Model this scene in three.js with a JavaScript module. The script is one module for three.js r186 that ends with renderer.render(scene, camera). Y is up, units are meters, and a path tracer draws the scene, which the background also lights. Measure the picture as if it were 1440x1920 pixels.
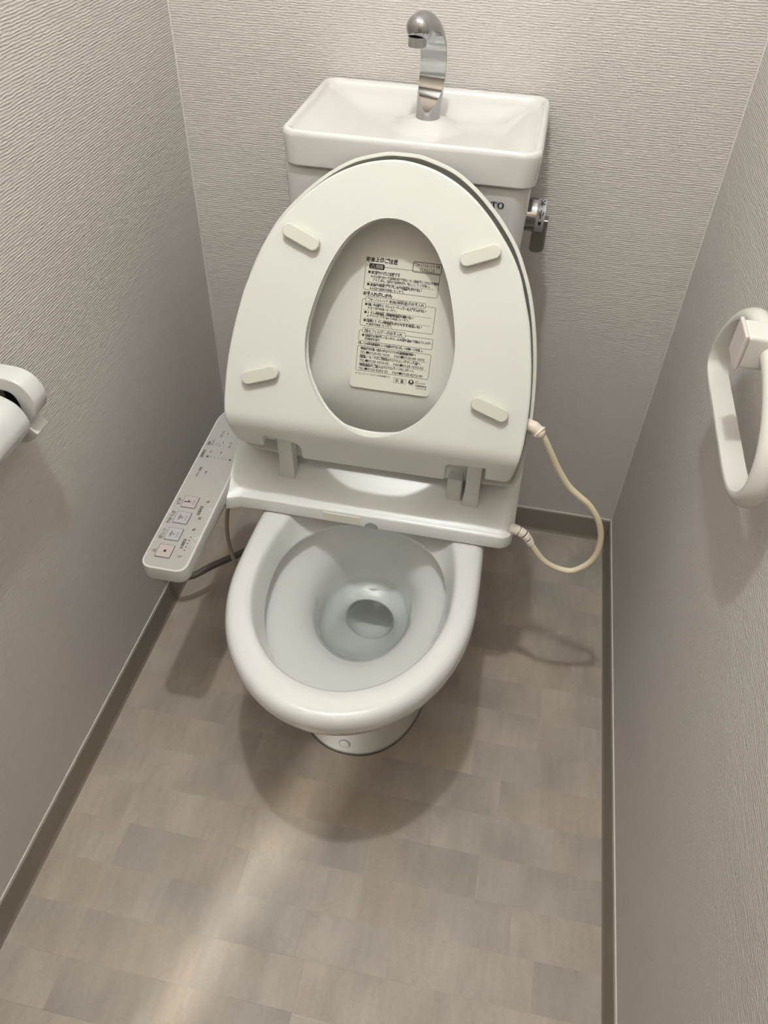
import * as THREE from 'three';
import { mergeGeometries, mergeVertices, toCreasedNormals } from 'three/addons/utils/BufferGeometryUtils.js';
import { TessellateModifier } from 'three/addons/modifiers/TessellateModifier.js';
import { RoundedBoxGeometry } from 'three/addons/geometries/RoundedBoxGeometry.js';

// ---------------------------------------------------------------- camera, light, exposure
const scene = new THREE.Scene();
const camera = new THREE.PerspectiveCamera(66.62, 1440 / 1920, 0.05, 20);
camera.rotation.order = 'YXZ';
camera.position.set(0.5688, 1.2116, 1.2486);
camera.rotation.set(-0.7725, 0.1733, 0.0384);
scene.background = new THREE.Color(0x000000);
const renderer = new THREE.WebGLRenderer({ antialias: true });
renderer.toneMapping = THREE.LinearToneMapping;
renderer.toneMappingExposure = 1.0;
renderer.shadowMap.enabled = true;
const LAMP_POS = [0.405, 2.18, 0.85], LAMP_POWER = 3.25, LAMP_COLOR = [0.968, 1.0, 0.995];
const HALL_POS = [-0.3, 2.15, 3.0], HALL_POWER = 24, HALL_AIM = [0.3, 0, 0.87];
const W = 0.84, D = 1.5, H = 2.33, XC = 0.408;

// ---------------------------------------------------------------- helpers
let seed = 7;
const rnd = () => { seed = (seed * 1664525 + 1013904223) >>> 0; return seed / 4294967296; };
const used = {};
function numbered(n) { used[n] = (used[n] ?? -1) + 1; return used[n] ? n + '_' + String(used[n]).padStart(3, '0') : n; }
function mesh(name, geo, mat, parent = scene, label) {
  const m = new THREE.Mesh(geo, mat);
  m.name = parent === scene ? numbered(name) : name;
  if (parent !== scene) { const s = parent.children.filter(c => c.name === name || c.name.startsWith(name + '_0')).length; if (s) m.name = name + '_' + String(s).padStart(3, '0'); }
  m.castShadow = m.receiveShadow = true;
  if (label) m.userData.label = label;
  parent.add(m);
  return m;
}
function thing(name, label, category, pos = [0, 0, 0]) {
  const g = new THREE.Group(); g.name = numbered(name); g.position.set(...pos); g.userData = { label, category }; scene.add(g); return g;
}
function struct(name, geo, mat, label) { const m = mesh(name, geo, mat); m.userData.kind = 'structure'; m.userData.label = label; m.userData.category = name.split('_')[0]; return m; }
const V = (x, y, z) => new THREE.Vector3(x, y, z);
function geom(pos, idx, uv) {
  const g = new THREE.BufferGeometry();
  g.setAttribute('position', new THREE.Float32BufferAttribute(pos, 3));
  if (uv) g.setAttribute('uv', new THREE.Float32BufferAttribute(uv, 2));
  g.setIndex(idx); g.computeVertexNormals(); return g;
}
// box whose uv are metres
function boxM(w, h, d, x = 0, y = 0, z = 0) {
  const g = new THREE.BoxGeometry(w, h, d), u = g.attributes.uv;
  const s = [[d, h], [d, h], [w, d], [w, d], [w, h], [w, h]];
  for (let i = 0; i < 24; i++) { const [a, b] = s[i >> 2]; u.setXY(i, u.getX(i) * a, u.getY(i) * b); }
  return g.translate(x, y, z);
}
const rbox = (w, h, d, r, x = 0, y = 0, z = 0, seg = 3) => new RoundedBoxGeometry(w, h, d, seg, Math.min(r, w / 2.01, h / 2.01, d / 2.01)).translate(x, y, z);
// rings of points (all the same length), joined one to the next; optional caps. Rings are closed loops.
function loft(rings, cap0, cap1) {
  const n = rings[0].length, pos = [], idx = [];
  for (const r of rings) for (const p of r) pos.push(p.x, p.y, p.z);
  for (let k = 0; k < rings.length - 1; k++) for (let i = 0; i < n; i++) {
    const a = k * n + i, b = k * n + (i + 1) % n, c = a + n, d = b + n; idx.push(a, b, d, a, d, c);
  }
  const cap = (k, flip) => {
    const c = pos.length / 3, m = V(0, 0, 0); for (const p of rings[k]) m.add(p); m.divideScalar(n); pos.push(m.x, m.y, m.z);
    for (let i = 0; i < n; i++) { const a = k * n + i, b = k * n + (i + 1) % n; flip ? idx.push(c, b, a) : idx.push(c, a, b); }
  };
  if (cap0) cap(0, true); if (cap1) cap(rings.length - 1, false);
  return geom(pos, idx);
}
// toCreasedNormals merges points closer than a hundredth of a unit, so it works on a copy in millimetres
function crease(g, ang) { const r = toCreasedNormals(g.clone().scale(1000, 1000, 1000), ang); return r.scale(.001, .001, .001); }
// creased normals for an extrusion along z, its flat faces kept flat
function soft(g, ang) {
  const r = crease(g, ang), p = r.attributes.position, n = r.attributes.normal, a = V(0, 0, 0), b = V(0, 0, 0), c = V(0, 0, 0);
  for (let i = 0; i < p.count; i += 3) {
    a.fromBufferAttribute(p, i); b.fromBufferAttribute(p, i + 1).sub(a); c.fromBufferAttribute(p, i + 2).sub(a); b.cross(c).normalize();
    if (Math.abs(b.z) > .9995) for (let k = 0; k < 3; k++) n.setXYZ(i + k, 0, 0, Math.sign(b.z));
  }
  return r;
}
const smooth = (a, b, t) => { t = Math.min(1, Math.max(0, (t - a) / (b - a))); return t * t * (3 - 2 * t); };
function tube(pts, r, seg = 80, rad = 14, closed = false) {
  const c = new THREE.CatmullRomCurve3(pts.map(p => V(...p)), closed, 'centripetal');
  const g = new THREE.TubeGeometry(c, seg, r, rad, closed).toNonIndexed(); 
  if (closed) return g;
  const list = [g];
  for (const t of [0, 1]) { const p = c.getPoint(t), s = new THREE.SphereGeometry(r, rad, 8).toNonIndexed(); s.translate(p.x, p.y, p.z); list.push(s); }
  return mergeGeometries(list);
}

// ---------------------------------------------------------------- procedural textures
function noise2(w, h, cells, sd, stretchY = 1) {            // tileable value noise, w x h
  let s = sd >>> 0; const R = () => { s = (Math.imul(s, 1664525) + 1013904223) >>> 0; return s / 4294967296; };
  const cx = cells, cy = Math.max(1, Math.round(cells * stretchY)), lat = new Float32Array(cx * cy).map(R), out = new Float32Array(w * h);
  for (let y = 0; y < h; y++) {
    const fy = y / h * cy, y0 = Math.floor(fy), ty = fy - y0, sy = ty * ty * (3 - 2 * ty);
    for (let x = 0; x < w; x++) {
      const fx = x / w * cx, x0 = Math.floor(fx), tx = fx - x0, sx = tx * tx * (3 - 2 * tx);
      const g = (i, j) => lat[((y0 + j) % cy) * cx + (x0 + i) % cx];
      out[y * w + x] = (g(0, 0) * (1 - sx) + g(1, 0) * sx) * (1 - sy) + (g(0, 1) * (1 - sx) + g(1, 1) * sx) * sy;
    }
  }
  return out;
}
function dataTex(w, h, f, srgb, repeat) {
  const d = new Uint8Array(w * h * 4);
  for (let y = 0; y < h; y++) for (let x = 0; x < w; x++) { const c = f(x, y, y * w + x); for (let k = 0; k < 3; k++) d[(y * w + x) * 4 + k] = Math.max(0, Math.min(255, (Array.isArray(c) ? c[k] : c) * 255)); d[(y * w + x) * 4 + 3] = 255; }
  const t = new THREE.DataTexture(d, w, h); t.wrapS = t.wrapT = THREE.RepeatWrapping; t.magFilter = THREE.LinearFilter; t.minFilter = THREE.LinearMipmapLinearFilter; t.generateMipmaps = true;
  if (srgb) t.colorSpace = THREE.SRGBColorSpace; if (repeat) t.repeat.set(...repeat); t.needsUpdate = true; return t;
}
// wallpaper: irregular horizontal ribs, broken into short strands. One tile = 0.36 m.
const WP = 1024, WPM = 0.36;
const n1 = noise2(WP, WP, 12, 11, 2.0), n2 = noise2(WP, WP, 40, 12, 2.6), n3 = noise2(WP, WP, 120, 13, 1.6), n4 = noise2(WP, WP, 5, 14), n6 = noise2(WP, WP, 44, 16, 2.6), n5 = noise2(WP, WP, 380, 15, 1.0);
const RIBS = 108;
const wallH = new Float32Array(WP * WP);
for (let y = 0; y < WP; y++) for (let x = 0; x < WP; x++) {
  const i = y * WP + x, ph = y / WP * RIBS + (n1[i] - .5) * .15 + (n2[i] - .5) * .45;
  const rib = .5 + .5 * Math.sin(ph * Math.PI * 2);
  wallH[i] = Math.pow(rib, .7) * (.35 + .65 * n6[i]) * .52 + n3[i] * .22 + n5[i] * .26;
}
const wallBump = dataTex(WP, WP, (x, y, i) => wallH[i], false, [1 / WPM, 1 / WPM]);
const wallColor = dataTex(WP, WP, (x, y, i) => { const v = .955 + .045 * (wallH[i] - .45) * 1.6 + (n4[i] - .5) * .012; return [v, v * (.998), v * .994]; }, true, [1 / WPM, 1 / WPM]);
// floor: sanded stone print with brushed streaks along z
const FP = 1024, f1 = noise2(FP, FP, 6, 31), f2 = noise2(FP, FP, 30, 32, .35), f3 = noise2(FP, FP, 120, 33, .25), f4 = noise2(FP, FP, 300, 34), f5 = noise2(FP, FP, 14, 35);
const floorColor = dataTex(FP, FP, (x, y, i) => {
  const v = .86 + (f1[i] - .5) * .07 + (f2[i] - .5) * .06 + (f3[i] - .5) * .035 + (f4[i] - .5) * .03 + (f5[i] - .5) * .08;
  const t = (f1[i] - .5) * .03; return [v + t, v, v - t];
}, true, [1.25, 1.25]);
const floorBump = dataTex(512, 512, (x, y) => { const i = y * 2 * FP + x * 2; return f3[i] * .5 + f4[i] * .5; }, false, [2.5, 2.5]);

// ---------------------------------------------------------------- materials
const std = (c, rough, extra = {}) => new THREE.MeshPhysicalMaterial({ color: new THREE.Color().setRGB(...c), roughness: rough, ...extra });
const M = {
  wall: std([.63, .596, .568], .62, { map: wallColor, bumpMap: wallBump, bumpScale: .0010 }),
  ceiling: std([.72, .70, .66], .9),
  base: std([.25, .218, .18], .55),
  ceramic: std([.66, .66, .645], .06, { clearcoat: .5, clearcoatRoughness: .04 }),
  tankCeramic: std([.61, .595, .578], .08, { clearcoat: .5, clearcoatRoughness: .05 }),
  seat: std([.615, .62, .58], .28, { clearcoat: .15, clearcoatRoughness: .15 }),
  lid: std([.60, .595, .55], .32),
  body: std([.71, .715, .69], .3),
  pad: std([.57, .565, .49], .5),
  panelHousing: std([.58, .575, .55], .35),
  hinge: std([.64, .64, .61], .42),
  cable: std([.74, .66, .48], .5),
  cord: std([.40, .36, .27], .6),
  hose: std([.12, .105, .085], .55, {}),
  chrome: std([.44, .445, .455], .07, { metalness: 1 }),
  chromeDark: std([.34, .33, .31], .22, { metalness: 1 }),
  satin: std([.36, .355, .35], .38, { metalness: .7 }),
  dark: std([.02, .02, .02], .6),
  shutter: std([.70, .675, .59], .4),
  holder: std([.58, .575, .56], .16, { clearcoat: .4, clearcoatRoughness: .06 }),
  ring: std([.62, .605, .565], .22, { clearcoat: .3, clearcoatRoughness: .08 }),
  bracket: std([.56, .515, .485], .3),
  water: new THREE.MeshPhysicalMaterial({ color: new THREE.Color().setRGB(.95, .985, .985), roughness: .02, transmission: 1, ior: 1.33, thickness: 0 }),
  door: std([.5, .42, .33], .5), hallFloor: std([.3, .22, .15], .5),
};

// ---------------------------------------------------------------- the room
const T = 0.1;
struct('wall_back', boxM(W + 2 * T, H, T, W / 2, H / 2, -T / 2), M.wall, 'back wall behind the toilet tank, pale ribbed wallpaper');
struct('wall_left', boxM(T, H, D + T, -T / 2, H / 2, (D + T) / 2), M.wall, 'left wall with the paper holder, pale ribbed wallpaper');
struct('wall_right', boxM(T, H, D + T, W + T / 2, H / 2, (D + T) / 2), M.wall, 'right wall with the towel ring, pale ribbed wallpaper');
struct('ceiling', boxM(W + 2 * T, T, D + 2 * T, W / 2, H + T / 2, D / 2), M.ceiling, 'plain white ceiling of the toilet room');
const DL = 0.085, DR = 0.79, DH = 2.0;
struct('wall_front', mergeGeometries([boxM(DL + T, H, T, (DL - T) / 2, H / 2, D + T / 2), boxM(W + T - DR, H, T, (W + T + DR) / 2, H / 2, D + T / 2), boxM(DR - DL, H - DH, T, (DR + DL) / 2, (H + DH) / 2, D + T / 2)]), M.wall, 'front wall around the doorway, pale ribbed wallpaper');
{ // door leaf, ajar towards the hall
  const leaf = rbox(DR - DL - .01, DH - .01, .036, .002, -(DR - DL) / 2, DH / 2, .018);
  const d = struct('door_1', leaf, M.door, 'brown wooden door standing ajar to the hall');
  d.position.set(DR - .004, 0, D + .03); d.rotation.y = 0.2;
  mesh('door_handle', tube([[-.64, 1, -.005], [-.64, 1, -.05], [-.53, 1, -.05]], .009, 30, 12), M.satin, d);
}
// hall beyond the door (closed box, so no stray light)
struct('wall_hall', mergeGeometries([boxM(3.2, H, T, 0, H / 2, 3.9), boxM(T, H, 2.4, -1.55, H / 2, 2.75), boxM(T, H, 2.4, 1.55, H / 2, 2.75), boxM(1.45, H, T, -.825, H / 2, D + T / 2), boxM(.6, H, T, 1.24, H / 2, D + T / 2)]), M.wall, 'walls of the hall beyond the door');
struct('floor_hall', boxM(3.2, T, 2.4, 0, -T / 2, 2.75), M.hallFloor, 'brown floor of the hall beyond the door');
struct('ceiling_hall', boxM(3.2, T, 2.4, 0, H + T / 2, 2.75), M.ceiling, 'white ceiling of the hall beyond the door');

// floor: embossed vinyl, each printed stone strip its own piece
const floor = struct('floor', boxM(W + 2 * T, T, D + T, W / 2, -T / 2 - .0009, (D + T) / 2 - .0), std([.20, .175, .14], .6), 'greige stone-strip vinyl floor');
{
  const pitch = .065, gap = .00002, ch = .00025;
  const tones = [0, .018, -.02, .03, -.042, .01, -.01].map(k => std([.515 * (1 + k), .447 * (1 + k), .378 * (1 + k)], .50, { map: floorColor, bumpMap: floorBump, bumpScale: .00025 }));
  function tileGeo(w, d, ou, ov) {
    const x0 = -w / 2 + gap, x1 = w / 2 - gap, z0 = -d / 2 + gap, z1 = d / 2 - gap, c = ch, p = [], uv = [];
    const lo = [[x0, z0], [x1, z0], [x1, z1], [x0, z1]], hi = [[x0 + c, z0 + c], [x1 - c, z0 + c], [x1 - c, z1 - c], [x0 + c, z1 - c]];
    for (const [x, z] of lo) { p.push(x, -.00016, z); uv.push(x + ou, z + ov); }
    for (const [x, z] of hi) { p.push(x, 0, z); uv.push(x + ou, z + ov); }
    const idx = [4, 7, 6, 4, 6, 5]; for (let i = 0; i < 4; i++) { const j = (i + 1) % 4; idx.push(i, 4 + i, 4 + j, i, 4 + j, j); }
    const g = geom(p, idx, uv).toNonIndexed(); g.computeVertexNormals(); return g;
  }
  // joints read off the photograph where they show, the rest continue the staggered pattern (row k spans z = .018 + .065 k)
  const joints = { 2: [.2, .4, .62], 6: [.14, .36, .577, .725], 7: [.124, .33, .725], 8: [.21, .43, .62], 9: [.05, .26, .47, .67], 10: [.16, .37, .57, .76], 11: [.09, .297, .478, .648], 12: [.105, .302, .482, .704], 13: [.20, .41, .54, .74], 14: [.10, .28, .425, .61], 15: [.10, .245, .425, .63, .81], 16: [.04, .24, .44, .64] };
  const tone = { '11,0': 5, '11,1': 2, '11,2': 1, '11,3': 4, '12,0': 0, '12,1': 4, '12,2': 3, '12,3': 2, '12,4': 1, '13,0': 1, '13,2': 3, '13,4': 2, '14,0': 2, '14,2': 6, '15,0': 2, '15,2': 4, '8,1': 2, '7,1': 3, '6,2': 6, '13,3': 5, '12,5': 4 };
  for (let k = -1; k < 23; k++) {
    const z0 = Math.max(0, .018 + pitch * k), z1 = Math.min(D, .018 + pitch * (k + 1)); if (z1 - z0 < .008) continue;
    let js = joints[k]; if (!js) { js = []; for (let x = .03 + rnd() * .17; x < W - .02; x += .2) js.push(x); }
    const xs = [0, ...js, W];
    for (let i = 0; i < xs.length - 1; i++) {
      const w = xs[i + 1] - xs[i]; if (w < .004) continue;
      const tn = tone[k + ',' + i] ?? [0, 1, 2, 5, 6][Math.floor(rnd() * 5)];
      const t = mesh('tile', tileGeo(w, z1 - z0, rnd() * 3, rnd() * 3), tones[tn], floor);
      t.position.set((xs[i] + xs[i + 1]) / 2, 0, (z0 + z1) / 2);
    }
  }
}
// soft vinyl baseboards with a rounded top edge and a small toe
function baseboard(name, len, label) {
  const s = new THREE.Shape(); s.moveTo(0, 0); s.lineTo(.0065, 0); s.quadraticCurveTo(.0045, .003, .004, .008); s.lineTo(.004, .057); s.quadraticCurveTo(.0038, .0598, .0015, .06); s.lineTo(0, .06); s.closePath();
  return struct(name, new THREE.ExtrudeGeometry(s, { depth: len, bevelEnabled: false, curveSegments: 5 }), M.base, label);
}
{ const b = baseboard('baseboard_left', D, 'brown vinyl baseboard along the left wall');
  const r = baseboard('baseboard_right', D, 'brown vinyl baseboard along the right wall'); r.rotation.y = Math.PI; r.position.set(W, 0, D);
  const k = baseboard('baseboard_back', W, 'brown vinyl baseboard along the back wall'); k.rotation.y = -Math.PI / 2; k.position.set(W, 0, 0); }

// thin caulk beads in the two back corners and along the top of the baseboards
{
  const caulk = std([.60, .572, .545], .8), bead = (len) => boxM(.0028, len, .0028).rotateY(Math.PI / 4);
  struct('trim_1', bead(H - .06).translate(.0003, .06 + (H - .06) / 2, .0003), caulk, 'pale caulk bead in the back left corner');
  struct('trim_2', bead(H - .06).translate(W - .0003, .06 + (H - .06) / 2, .0003), caulk, 'pale caulk bead in the back right corner');
  struct('trim_3', mergeGeometries([boxM(.0018, .0016, D, .0009, .0606, D / 2), boxM(.0018, .0016, D, W - .0009, .0606, D / 2), boxM(W, .0016, .0018, W / 2, .0606, .0009)]), caulk, 'pale caulk line on top of the baseboards');
}
// ---------------------------------------------------------------- ceiling lamp and hall spot
{
  const l = thing('ceiling_lamp', 'small round ceiling lamp with a frosted globe above the toilet', 'lamp', [LAMP_POS[0], H, LAMP_POS[2]]);
  mesh('base', new THREE.CylinderGeometry(.055, .06, .03, 40).translate(0, -.015, 0), M.holder, l);
  const pts = []; for (let i = 0; i <= 16; i++) { const a = i / 16 * Math.PI / 2; pts.push(new THREE.Vector2(.042 * Math.sin(a), -.115 + .06 * (1 - Math.cos(a)))); } pts.push(new THREE.Vector2(.042, -.03));
  mesh('globe', new THREE.LatheGeometry(pts, 40), new THREE.MeshStandardMaterial({ color: 0xffffff, roughness: .6, emissive: new THREE.Color().setRGB(...LAMP_COLOR), emissiveIntensity: 12 }), l);
  const p = new THREE.PointLight(new THREE.Color().setRGB(...LAMP_COLOR), LAMP_POWER); p.position.set(...LAMP_POS); p.castShadow = true; p.shadow.radius = 1.5; p.name = 'ceiling_lamp_light'; scene.add(p);
}
{
  const h = thing('hall_spotlight', 'small round spotlight on the hall ceiling beyond the door', 'lamp', HALL_POS);
  const dir = V(...HALL_AIM).sub(V(...HALL_POS)).normalize(), q = new THREE.Quaternion().setFromUnitVectors(V(0, -1, 0), dir);
  const can = mesh('housing', new THREE.CylinderGeometry(.035, .035, .08, 32, 1, true).translate(0, .05, 0), M.holder, h); can.quaternion.copy(q);
  const g = mesh('lens', new THREE.CylinderGeometry(.03, .03, .004, 32).translate(0, .012, 0), new THREE.MeshStandardMaterial({ emissive: 0xfff4e0, emissiveIntensity: 8 }), h); g.quaternion.copy(q);
  const s = new THREE.SpotLight(0xfffaf0, HALL_POWER, 0, .125, .75); s.position.set(...HALL_POS); s.target.position.set(...HALL_AIM); s.castShadow = true; s.shadow.radius = 3; s.name = 'hall_spotlight_light'; scene.add(s, s.target);
}

// ---------------------------------------------------------------- toilet bowl
const NR = 96;
function egg(hw, zf, zb, zc, yf, yb = yf, ef = 2, eb = 2.2) {
  const out = [];
  for (let i = 0; i < NR; i++) {
    const a = i / NR * Math.PI * 2, c = Math.cos(a), s = Math.sin(a), e = s > 0 ? ef : eb;
    const x = Math.sign(c) * Math.pow(Math.abs(c), 2 / e) * hw, z = s > 0 ? Math.pow(s, 2 / e) * (zf - zc) : -Math.pow(-s, 2 / e) * (zc - zb);
    const t = (zc + z - zb) / (zf - zb); out.push(V(XC + x, yb + (yf - yb) * t, zc + z));
  }
  return out;
}
const bowl = thing('toilet_bowl', 'white ceramic toilet bowl with a wide rim and standing water', 'toilet bowl');
{
  const S3 = egg(.168, .762, .035, .55, .322);
  const ped = [egg(.116, .613, .10, .44, 0, 0, 2.2, 2.6), egg(.113, .609, .10, .44, .006, .006, 2.2, 2.6), egg(.107, .600, .10, .44, .05, .05, 2.2, 2.6), egg(.104, .598, .10, .44, .12, .12, 2.2, 2.6), egg(.107, .610, .09, .46, .19, .19, 2.1, 2.4), egg(.122, .655, .07, .49, .245), egg(.146, .715, .05, .53, .29), egg(.160, .748, .04, .545, .312), S3];
  mesh('pedestal', loft(ped, true, false), M.ceramic, bowl);
  const rim = [S3, egg(.1735, .769, .032, .55, .335), egg(.1755, .774, .03, .55, .350), egg(.1752, .775, .03, .55, .360), egg(.1728, .7725, .032, .55, .3685), egg(.168, .7675, .036, .55, .3738), egg(.161, .760, .05, .55, .3760), egg(.150, .742, .33, .55, .3760), egg(.1435, .732, .338, .55, .3745), egg(.140, .7275, .343, .55, .371), egg(.1375, .7245, .348, .55, .365), egg(.133, .720, .372, .54, .350), egg(.1288, .717, .398, .53, .3365), egg(.1283, .7165, .400, .53, .333), egg(.1295, .718, .399, .53, .330)];
  mesh('rim', loft(rim), M.ceramic, bowl);
  const basin = [egg(.1295, .718, .399, .53, .330), egg(.140, .730, .388, .53, .3325), egg(.1418, .732, .386, .53, .322), egg(.1405, .7305, .386, .53, .311), egg(.1355, .724, .387, .53, .303), egg(.127, .711, .388, .53, .296), egg(.113, .687, .389, .52, .287), egg(.098, .653, .389, .51, .276), egg(.085, .620, .389, .50, .262), egg(.0770, .594, .388, .49, .245), egg(.0745, .577, .387, .485, .225), egg(.0732, .564, .386, .48, .205), egg(.071, .553, .388, .475, .19, .194), egg(.065, .535, .394, .465, .168, .190), egg(.055, .508, .402, .455, .145, .186), egg(.047, .476, .411, .445, .125, .182), egg(.0432, .455, .417, .437, .114, .1785), egg(.0415, .448, .4185, .434, .111, .176), egg(.041, .444, .412, .43, .105, .170), egg(.039, .435, .39, .412, .092, .150), egg(.036, .41, .365, .388, .085, .125), egg(.02, .38, .35, .365, .083, .1)];
  mesh('basin', loft(basin, false, true), M.ceramic, bowl);
  const wl = egg(.0736, .566, .3855, .48, .2005);
  const sh = new THREE.Shape(wl.map(p => new THREE.Vector2(p.x, -p.z))); const wg = new THREE.ShapeGeometry(sh, 1).rotateX(-Math.PI / 2).translate(0, .2005, 0);
  mesh('water', wg, M.water, bowl, 'clear still water in the bowl');
  const cap = mesh('bolt_cap', mergeGeometries([new THREE.CylinderGeometry(.0085, .0085, .003, 32).toNonIndexed().rotateX(Math.PI / 2), new THREE.SphereGeometry(.0085, 24, 8, 0, Math.PI * 2, 0, Math.PI / 2).toNonIndexed().scale(1, .15, 1).rotateX(Math.PI / 2).translate(0, 0, .0015)]), M.ceramic, bowl, 'small round bolt cover on the pedestal front');
  cap.position.set(.4045, .0225, .6057); cap.rotation.set(-.2, -.04, 0);
  const capr = mesh('seam', new THREE.TorusGeometry(.0089, .0006, 8, 40).translate(0, 0, .0006), std([.2, .19, .17], .7), cap);
}

// ---------------------------------------------------------------- toilet tank (cistern with hand basin lid)
const tank = thing('toilet_tank', 'white ceramic toilet tank with a hand-wash basin lid and chrome spout', 'toilet tank');
function rrect(hx, z0, z1, r, y, n = 10, cx = .4045) {          // rounded rectangle loop in plan, y may be a function of (x, z)
  const out = [], cs = [[cx + hx - r, z1 - r, 0], [cx - hx + r, z1 - r, 1], [cx - hx + r, z0 + r, 2], [cx + hx - r, z0 + r, 3]];
  const S = 14;
  for (let k = 0; k < 4; k++) {
    const [x, z, q] = cs[k];
    for (let i = 0; i <= n; i++) { const a = q * Math.PI / 2 + i / n * Math.PI / 2; out.push(V(x + r * Math.cos(a), 0, z + r * Math.sin(a))); }
    const p = out[out.length - 1], [nx, nz, nq] = cs[(k + 1) % 4], a2 = nq * Math.PI / 2, e = V(nx + r * Math.cos(a2), 0, nz + r * Math.sin(a2));
    for (let i = 1; i < S; i++) out.push(V(p.x + (e.x - p.x) * i / S, 0, p.z + (e.z - p.z) * i / S));
  }
  for (const p of out) p.y = typeof y === 'function' ? y(p.x, p.z) : y;
  return out;
}
{
  const body = [rrect(0.1450, .02, .205, .03, .385, 10, .3998), rrect(0.1510, .014, .212, .03, .392, 10, .3998), rrect(0.1590, .01, .224, .026, .60, 10, .3998), rrect(0.1650, .008, .234, .024, .80, 10, .3998), rrect(0.1650, .008, .234, .024, .812, 10, .3998), rrect(0.1630, .010, .232, .022, .8165, 10, .3998), rrect(0.1580, .015, .227, .02, .818, 10, .3998)];
  mesh('tank_body', loft(body, true, true), M.tankCeramic, tank);
  const YT = .8645, FX = .406, FZ = .088;
  const floorY = (x, z) => {
    const dx = (x - FX) / .165, dz = (z - .12) / .115;
    const r2 = Math.min(1, dx * dx * .9 + dz * dz * .5);
    let y = .8335 + .009 * r2;
    const m = Math.hypot((x - FX) / .034, (z - FZ) / .030); y += .0135 * (1 - smooth(.55, 1.5, m));
    const dr = Math.hypot((x - FX) / .03, (z - FZ - .055) / .02); y -= .006 * (1 - smooth(.3, 1.2, dr));
    return y;
  };
  const lid = [rrect(.158, .012, .232, .02, .821), rrect(.1640, .006, .2395, .021, .8195), rrect(.1658, .005, .2412, .022, .822), rrect(.1675, .004, .2415, .022, .845), rrect(.1685, .003, .243, .022, .857), rrect(.1672, .004, .2418, .021, .8618), rrect(.1640, .007, .2388, .019, YT), rrect(.1600, .011, .2350, .017, YT - .0008), rrect(.1570, .014, .2322, .016, .8608), rrect(.1545, .017, .2300, .016, .8555)];
  for (let k = 1; k <= 14; k++) {
    const t = k / 14, s = 1 - t * .985, hx = .1545 * s - .006 * Math.sin(Math.PI * t) * 0, zc = .1235, hz = .1065 * s;
    lid.push(rrect(hx, zc - hz, zc + hz, .016 * s + .012 * s * t, (x, z) => { const e = smooth(0, .42, t); return .8555 * (1 - e) + floorY(x, z) * e; }));
  }
  mesh('tank_lid', loft(lid, true, true), M.tankCeramic, tank, 'tank lid shaped as a shallow hand-wash basin');
  // chrome spout: round at the foot, cut flat on the front further up, bulbous end with a short nozzle
  const path = new THREE.CatmullRomCurve3([[FX, .838, FZ], [FX + .001, .87, FZ - .002], [FX + .003, .905, FZ - .004], [FX + .002, .937, FZ + .001], [FX - .003, .956, FZ + .013], [FX - .009, .9635, FZ + .026], [FX - .0135, .9615, FZ + .037]].map(p => V(...p))); path.arcLengthDivisions = 3000;
  const rings = [], NS = 120;
  for (let k = 0; k <= NS; k++) {
    const t = k / NS, p = path.getPointAt(t), tan = path.getTangentAt(t), side = V(1, 0, 0).sub(tan.clone().multiplyScalar(tan.x)).normalize(), fwd = side.clone().cross(tan).normalize();
    if (fwd.z < 0 && t < .5) fwd.negate(); const f = t < .5 ? fwd : (fwd.dot(rings.f) < 0 ? fwd.negate() : fwd); rings.f = f.clone();
    const r = .0172 + .0006 * Math.sin(Math.PI * t) - .0008 * smooth(.6, .9, t), c = r * (1 - 1.0 * smooth(.10, .40, t) * (1 - smooth(.80, .90, t)) * .74);
    const ring = [], a0 = Math.acos(Math.min(1, c / r)), put = (sx, fx) => ring.push(p.clone().addScaledVector(side, sx).addScaledVector(f, fx));
    for (let i = 0; i < 40; i++) { const a = a0 + i / 39 * (Math.PI * 2 - a0 * 2); put(Math.sin(a) * r, Math.cos(a) * r); }
    for (let i = 1; i < 12; i++) put(-Math.sin(a0) * r * (1 - i / 6), Math.cos(a0) * r);
    rings.push(ring);
  }
  const pe = path.getPointAt(1), te = path.getTangentAt(1);
  for (let k = 1; k <= 8; k++) { const a = k / 8 * Math.PI / 2; rings.push(rings[NS].map(q => pe.clone().add(q.clone().sub(pe).multiplyScalar(Math.cos(a) * .999 + .001)).addScaledVector(te, Math.sin(a) * .0125))); }
  const spout = mesh('spout', crease(loft(rings, true, true), .5), M.chrome, tank, 'curved chrome water spout');
  const pts = [[.0001, 0], [.0085, 0], [.0112, 0], [.0118, .001], [.0118, .0115]].map(p => new THREE.Vector2(...p));
  const nz = mesh('nozzle', new THREE.LatheGeometry(pts, 36), M.satin, spout); nz.position.set(FX - .0135, .9425, FZ + .040);
  // flush lever on the right side
  const lv = mesh('flush_lever', new THREE.CylinderGeometry(.0235, .0235, .019, 48).rotateZ(Math.PI / 2).translate(.0105, 0, 0), M.chrome, tank, 'chrome flush lever with big and small flush marks');
  lv.position.set(.5575, .7315, .10);
  mesh('escutcheon', new THREE.CylinderGeometry(.0225, .025, .005, 48).rotateZ(Math.PI / 2).translate(.0005, 0, 0), M.chromeDark, lv);
  const cv = document.createElement('canvas'); cv.width = 1024; cv.height = 128; const c = cv.getContext('2d');
  c.fillStyle = '#a9a8aa'; c.fillRect(0, 0, 1024, 128); lv.userData.canvas = undefined;
  const dialTex = new THREE.CanvasTexture(cv); dialTex.colorSpace = THREE.SRGBColorSpace;
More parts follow.
